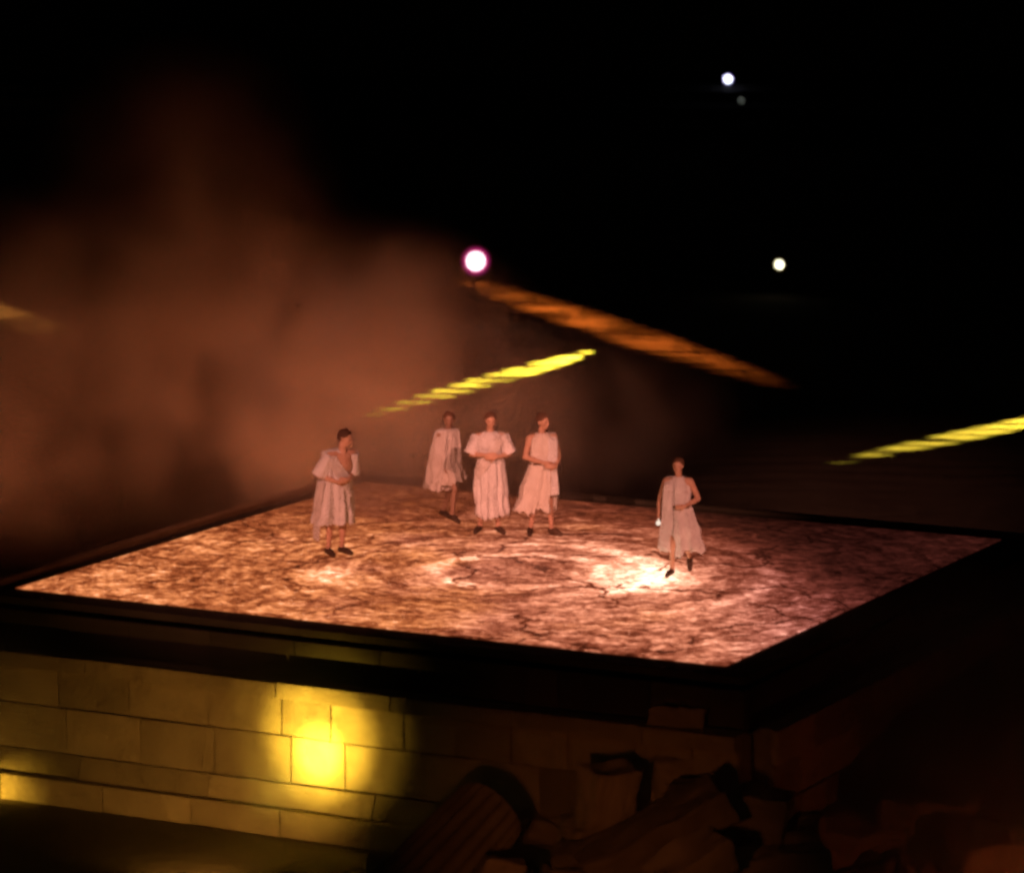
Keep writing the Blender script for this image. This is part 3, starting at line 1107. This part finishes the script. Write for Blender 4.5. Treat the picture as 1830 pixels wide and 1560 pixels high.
def build_people():
    V = Vector
    # ---------- leftmost: stands with hands joined before the belly, head turned to the right
    def cl(o, J, S, pel, che, nb):
        rg = [(1.485, 0, -0.005, 0.085, 0.075, 0.003), (1.45, 0, -0.002, 0.140, 0.106, 0.005), (1.395, 0, 0, 0.193, 0.124, 0.008), (1.30, 0, 0, 0.205, 0.140, 0.010), (1.12, 0, -0.005, 0.195, 0.145, 0.012),
              (0.98, 0, 0, 0.215, 0.165, 0.014), (0.75, 0, 0.01, 0.245, 0.20, 0.020), (0.56, -0.01, 0.02, 0.262, 0.225, 0.026), (0.44, -0.02, 0.03, 0.268, 0.235, 0.030)]
        obj('tunic', loft(rg, folds=F1, hem=0.10, seed=1, tear=0.05), M['linen'], o, True)
        for k in ('L', 'R'):
            obj('sleeve', tube_cloth([(S['sh' + k] + V((0, 0, 0.02)), 0.085), (S['sh' + k].lerp(V(J['elb' + k]), 0.6), 0.098), (V(J['elb' + k]) + V((0, 0, -0.01)), 0.112)], seed=2), M['linen'], o, True)
        obj('sash', strip_cloth([((-0.14, 0.02, 1.47), (0, 0, 1)), ((-0.13, -0.125, 1.38), (-0.2, -1, 0.2)), ((-0.02, -0.165, 1.20), (0, -1, 0)), ((0.12, -0.165, 1.02), (0.3, -1, 0)), ((0.20, -0.10, 0.88), (0.9, -0.6, 0)), ((0.21, 0.02, 0.80), (1, 0.3, 0))], 0.17, 3), M['linen2'], o, True)
        obj('cloth_tail', strip_cloth([((-0.22, 0.02, 1.05), (-1, 0, 0)), ((-0.27, 0.04, 0.75), (-1, 0, 0)), ((-0.29, 0.05, 0.45), (-1, 0.1, 0)), ((-0.29, 0.06, 0.22), (-1, 0.1, 0))], 0.20, 8), M['linen2'], o, True)
    J = dict(kneeL=(-0.095, -0.02, 0.50), ankL=(-0.11, 0.03, 0.085), toeL=(-0.12, -0.13, 0.03), kneeR=(0.10, -0.04, 0.50), ankR=(0.10, 0.02, 0.085), toeR=(0.15, -0.14, 0.03),
             elbL=(-0.255, 0.01, 1.13), wriL=(-0.09, -0.215, 1.06), elbR=(0.255, 0.0, 1.13), wriR=(0.09, -0.215, 1.08), hdL=(0.9, -0.2, 0), hdR=(-0.9, -0.2, 0), pnL=(0, 1, 0.2), pnR=(0, 1, 0.2), curlL=0.7, curlR=0.7, chest=(0.06, -0.06))
    p = at(601, 991, 0)
    person('performer in a pale draped tunic at far left, bare legs, head turned right', p, R(32), 1.77, J, (R(14), R(0), R(42)), cl, 1)

    # ---------- second: walks in the smoke, long cape over the shoulder, one thigh bare
    def cl(o, J, S, pel, che, nb):
        rg = [(1.485, 0, -0.005, 0.085, 0.075, 0.003), (1.45, 0, -0.002, 0.140, 0.103, 0.005), (1.395, 0, 0, 0.193, 0.121, 0.008), (1.28, 0, 0, 0.195, 0.135, 0.010), (1.08, 0, 0, 0.18, 0.135, 0.010),
              (0.95, 0, 0, 0.21, 0.16, 0.014), (0.80, 0.0, -0.03, 0.235, 0.22, 0.020), (0.66, 0.0, -0.03, 0.25, 0.26, 0.026)]
        obj('tunic', loft(rg, folds=F1, hem=0.10, seed=5, tear=0.05), M['linen3'], o, True)
        rg = [(1.50, 0, 0.0, 0.11, 0.10, 0.003), (1.455, 0, 0.0, 0.215, 0.14, 0.004), (1.25, -0.02, 0.0, 0.25, 0.165, 0.010), (1.0, -0.04, 0.02, 0.255, 0.19, 0.018), (0.75, -0.06, 0.06, 0.25, 0.19, 0.024), (0.52, -0.09, 0.09, 0.24, 0.19, 0.028)]
        obj('cape', loft(rg, folds=F1, hem=0.16, seed=6, tear=0.06), M['linen2'], o, True)
    J = dict(kneeL=(-0.07, -0.30, 0.56), ankL=(-0.08, -0.22, 0.13), toeL=(-0.08, -0.39, 0.05), kneeR=(0.09, 0.03, 0.50), ankR=(0.09, 0.24, 0.12), toeR=(0.10, 0.10, 0.035),
             elbL=(-0.215, 0.03, 1.14), wriL=(-0.17, -0.09, 0.90), elbR=(0.215, 0.05, 1.14), wriR=(0.20, -0.02, 0.88), chest=(0, -0.02), pelvis=(0, 0))
    p = at(800, 930, 0)
    person('performer half lost in smoke, walking in a long cape, second from left', p, R(38), 1.60, J, (R(8), 0, R(-30)), cl, 2)

    # ---------- third: faces the viewer, forearms folded level before the chest, long robe
    def cl(o, J, S, pel, che, nb):
        rg = [(1.485, 0, -0.005, 0.085, 0.075, 0.003), (1.45, 0, -0.002, 0.145, 0.106, 0.005), (1.395, 0, 0, 0.198, 0.124, 0.008), (1.30, 0, 0, 0.205, 0.138, 0.010), (1.10, 0, 0, 0.185, 0.138, 0.012),
              (0.96, 0, 0, 0.205, 0.160, 0.014), (0.70, 0, -0.01, 0.225, 0.185, 0.020), (0.45, 0.01, -0.02, 0.222, 0.20, 0.026), (0.26, 0.02, -0.03, 0.215, 0.20, 0.030)]
        obj('robe', loft(rg, folds=F1, hem=0.16, seed=9, tear=0.06), M['linen'], o, True)
        for k in ('L', 'R'):
            obj('sleeve', tube_cloth([(S['sh' + k] + V((0, 0, 0.02)), 0.085), (S['sh' + k].lerp(V(J['elb' + k]), 0.6), 0.098), (V(J['elb' + k]) + V((0, 0.01, 0.0)), 0.110)], seed=12), M['linen'], o, True)
        obj('sash', strip_cloth([((0.14, 0.02, 1.47), (0, 0, 1)), ((0.13, -0.125, 1.38), (0.2, -1, 0.2)), ((0.02, -0.16, 1.18), (0, -1, 0)), ((-0.12, -0.155, 1.0), (-0.3, -1, 0)), ((-0.20, -0.08, 0.88), (-0.9, -0.6, 0)), ((-0.20, 0.04, 0.80), (-1, 0.3, 0))], 0.15, 5), M['linen2'], o, True)
    J = dict(kneeL=(-0.10, -0.03, 0.50), ankL=(-0.15, 0.02, 0.085), toeL=(-0.22, -0.12, 0.03), kneeR=(0.10, -0.05, 0.50), ankR=(0.11, -0.05, 0.085), toeR=(0.18, -0.20, 0.03),
             elbL=(-0.28, -0.06, 1.16), wriL=(-0.07, -0.225, 1.17), elbR=(0.28, -0.06, 1.16), wriR=(0.07, -0.235, 1.14), hdL=(0.95, -0.1, 0), hdR=(-0.95, -0.1, 0), pnL=(0, 1, 0), pnR=(0, 1, 0), curlL=0.4, curlR=0.4)
    p = at(876, 951, 0)
    person('performer facing forward in a long robe, forearms folded level across the chest', p, R(4), 1.74, J, (R(10), 0, R(6)), cl, 3)

    # ---------- fourth: turned a little right, one forearm held across the waist, robe flaring left
    def cl(o, J, S, pel, che, nb):
        rg = [(1.485, 0, -0.005, 0.085, 0.075, 0.003), (1.45, 0, -0.002, 0.130, 0.103, 0.005), (1.395, 0, 0, 0.183, 0.121, 0.008), (1.28, 0, 0, 0.19, 0.135, 0.010), (1.10, 0, 0, 0.175, 0.135, 0.010),
              (0.97, 0, 0, 0.20, 0.160, 0.014), (0.75, -0.03, 0.01, 0.245, 0.20, 0.024), (0.52, -0.06, 0.02, 0.255, 0.215, 0.034), (0.33, -0.10, 0.03, 0.275, 0.225, 0.040)]
        obj('robe', loft(rg, folds=F1, hem=0.12, seed=14, tear=0.10), M['linen3'], o, True)
        obj('sash', strip_cloth([((0.13, 0.02, 1.47), (0, 0, 1)), ((0.13, -0.125, 1.38), (0.2, -1, 0.2)), ((0.13, -0.15, 1.20), (0.2, -1, 0)), ((0.11, -0.16, 1.02), (0.2, -1, 0)), ((0.12, -0.185, 0.80), (0.2, -1, 0)), ((0.13, -0.215, 0.60), (0.2, -1, 0))], 0.16, 15), M['linen'], o, True)
        b = bmesh.new()
        for i in range(40):
            a = i / 40 * 6.2832; a2 = (i + 1) / 40 * 6.2832
            f = lambda t: V((0.185 * math.cos(t), 0.145 * math.sin(t), 1.05 + 0.01 * math.sin(3 * t)))
            limb(b, [(f(a), 0.014), (f(a2), 0.014)], 6)
        obj('belt', b, M['belt'], o, True)
    J = dict(kneeL=(-0.10, 0.0, 0.50), ankL=(-0.15, 0.06, 0.085), toeL=(-0.20, -0.08, 0.03), kneeR=(0.10, -0.07, 0.50), ankR=(0.13, -0.06, 0.085), toeR=(0.22, -0.19, 0.03),
             elbL=(-0.25, 0.0, 1.14), wriL=(-0.04, -0.215, 1.08), elbR=(0.25, -0.03, 1.13), wriR=(0.14, -0.225, 1.02), hdL=(0.95, -0.1, -0.2), hdR=(-0.8, -0.3, 0.1), pnL=(0, 1, 0), pnR=(0, 1, 0), curlL=0.4, curlR=0.6)
    p = at(968, 955, 0)
    person('performer in a flaring robe with one bare forearm across the waist, fourth from left', p, R(16), 1.75, J, (R(6), 0, R(32)), cl, 4)

    # ---------- fifth: walks alone at the right, arm bent to the waist, a small light in the lowered hand
    def cl(o, J, S, pel, che, nb):
        rg = [(1.485, 0, -0.005, 0.085, 0.075, 0.003), (1.45, 0, -0.002, 0.120, 0.100, 0.005), (1.395, 0, 0, 0.173, 0.118, 0.008), (1.28, 0, 0, 0.185, 0.135, 0.010), (1.10, 0, 0, 0.175, 0.135, 0.010),
              (0.97, 0, 0, 0.205, 0.165, 0.016), (0.75, 0.02, 0.0, 0.255, 0.215, 0.026), (0.52, 0.04, 0.02, 0.27, 0.24, 0.036), (0.36, 0.05, 0.03, 0.285, 0.255, 0.042)]
        obj('tunic', loft(rg, folds=F1, hem=0.16, seed=21, tear=0.12), M['linen'], o, True)
        obj('sash', strip_cloth([((-0.12, 0.02, 1.47), (0, 0, 1)), ((-0.13, -0.125, 1.38), (-0.2, -1, 0.2)), ((-0.14, -0.15, 1.15), (-0.2, -1, 0)), ((-0.15, -0.16, 0.92), (-0.2, -1, 0)), ((-0.19, -0.19, 0.66), (-0.3, -1, 0)), ((-0.22, -0.215, 0.42), (-0.3, -1, 0))], 0.15, 23), M['linen'], o, True)
        b = bmesh.new()
        for i in range(40):
            a = i / 40 * 6.2832; a2 = (i + 1) / 40 * 6.2832
            f = lambda t: V((0.186 * math.cos(t), 0.146 * math.sin(t), 1.04 + 0.01 * math.sin(3 * t)))
            limb(b, [(f(a), 0.014), (f(a2), 0.014)], 6)
        obj('belt', b, M['belt'], o, True)
    J = dict(kneeL=(-0.06, -0.12, 0.50), ankL=(-0.08, -0.10, 0.085), toeL=(-0.14, -0.26, 0.03), kneeR=(0.12, 0.02, 0.52), ankR=(0.16, 0.30, 0.20), toeR=(0.17, 0.20, 0.05),
             elbL=(-0.27, 0.03, 1.15), wriL=(-0.285, -0.06, 0.90), elbR=(0.30, 0.01, 1.15), wriR=(0.11, -0.205, 1.07), hdL=(-0.1, -0.2, -1), hdR=(-0.9, -0.15, -0.15), pnL=(1, 0, 0), pnR=(0, 1, 0), curlL=1.0, curlR=0.6, chest=(0, -0.01))
    p = at(1211, 1026, 0)
    h = 1.60
    o = person('lone performer striding at right in a sleeveless tunic, one elbow bent out', p, R(-6), h, J, (R(6), 0, R(-8)), cl, 5)
    s = h / 1.75
    hp = o.location + Matrix.Rotation(R(-6), 3, 'Z') @ (V((-0.285, -0.10, 0.79)) * s)
    b = bmesh.new()
    ball(b, (0, 0, 0), 0.034, seg=16)
    limb(b, [((0, 0, 0.025), 0.014), ((0, 0, 0.05), 0.011)], 10)
    g = obj('hand_light', b, emitter('hand_light_glow', (1.0, 0.82, 0.66), 1.0), None, True)
    g.location = hp
    tag(g, 'tiny white glowing bulb held low by the lone performer at right', 'hand light')


build_people()


# ------------------------------------------------------------------ smoke
def build_smoke(label, color, blobs, lo, hi, res, nscale=0.50, n_lo=0.0, n_hi=1.7):
    k = NT('smoke')
    k.t.nodes.remove(k.b)
    vs = k.n('VolumePrincipled')
    vs.inputs['Color'].default_value = (*color, 1)
    vs.inputs['Anisotropy'].default_value = 0.1
    vs.inputs['Density'].default_value = 1.0
    k.t.links.new(vs.outputs[0], k.o.inputs['Volume'])

    g = bpy.data.node_groups.new('smoke_grid', 'GeometryNodeTree')
    g.interface.new_socket('Geometry', in_out='INPUT', socket_type='NodeSocketGeometry')
    g.interface.new_socket('Geometry', in_out='OUTPUT', socket_type='NodeSocketGeometry')
    h = NT.__new__(NT)
    h.t = g
    out = g.nodes.new('NodeGroupOutput')
    v = g.nodes.new('GeometryNodeInputPosition').outputs[0]

    def blob(c, r, s):
        d = h.vmath('DIVIDE', h.vmath('SUBTRACT', v, c), r)
        return h.rng(h.vmath('LENGTH', d), 0.0, 1.0, s, 0.0)
    wv = h.vmath('SCALE', h.noise(v, 0.30, 3, 0.55, out=1), scale=3.0)
    p = h.vmath('ADD', v, wv)
    n1 = h.noise(h.vmath('MULTIPLY', p, (1.0, 1.0, 0.8)), nscale, 6, 0.60)
    nn = h.rng(n1, 0.42, 0.64, n_lo, n_hi)
    body = None
    for c, r, s_ in blobs:
        b = blob(c, r, s_)
        body = b if body is None else h.add(body, b)
    dens = h.mul(body, nn)
    vc = g.nodes.new('GeometryNodeVolumeCube')
    g.links.new(dens, vc.inputs['Density'])
    vc.inputs['Min'].default_value = lo
    vc.inputs['Max'].default_value = hi
    vc.inputs['Resolution X'].default_value = res[0]
    vc.inputs['Resolution Y'].default_value = res[1]
    vc.inputs['Resolution Z'].default_value = res[2]
    sm = g.nodes.new('GeometryNodeSetMaterial')
    sm.inputs['Material'].default_value = k.m
    g.links.new(vc.outputs[0], sm.inputs[0])
    g.links.new(sm.outputs[0], out.inputs[0])
    vd = bpy.data.volumes.new('smoke')
    o = bpy.data.objects.new('smoke', vd)
    vd.materials.append(k.m)
    link(o)
    md = o.modifiers.new('grid', 'NODES')
    md.node_group = g
    tag(o, label, 'smoke', kind='stuff')


SMOKE_BLOBS = [
    ((-6.2, 7.6, 1.6), (6.6, 5.2, 3.3), 0.30), ((-3.2, 7.4, 1.9), (3.9, 3.4, 2.4), 0.62),
    ((-5.4, 8.3, 4.0), (2.8, 3.2, 3.0), 0.13), ((-0.5, 7.2, 0.9), (4.5, 3.0, 1.8), 0.16),
    ((-1.7, 4.4, 0.6), (3.8, 3.4, 1.9), 0.26),
]
build_smoke('rust-brown theatrical smoke drifting up behind the left side of the stage', (0.96, 0.80, 0.66), SMOKE_BLOBS,
            (-13, -1.5, GZ + 0.05), (7, 14.5, 8.2), (120, 80, 76), 0.70, 0.14, 1.6)
MIST_BLOBS = [
    *[(tuple(ST(u, -D2 - 1.0, GZ + 1.1)), (1.7, 1.6, 1.9), 0.15) for u in (-7.0, -5.4, -3.8, -2.2, -0.6, 1.0)], ((2.0, -10.0, -1.8), (4.5, 3.0, 2.0), 0.06), ((6.0, -7.5, -1.2), (4.5, 5.0, 2.8), 0.24),
]
build_smoke('thin low mist lit olive and red in front of the stage wall and ruins', (0.95, 0.90, 0.80), MIST_BLOBS,
            (-12, -15, GZ + 0.05), (11, -1.0, 1.4), (76, 46, 14), 0.35, 0.35, 1.3)
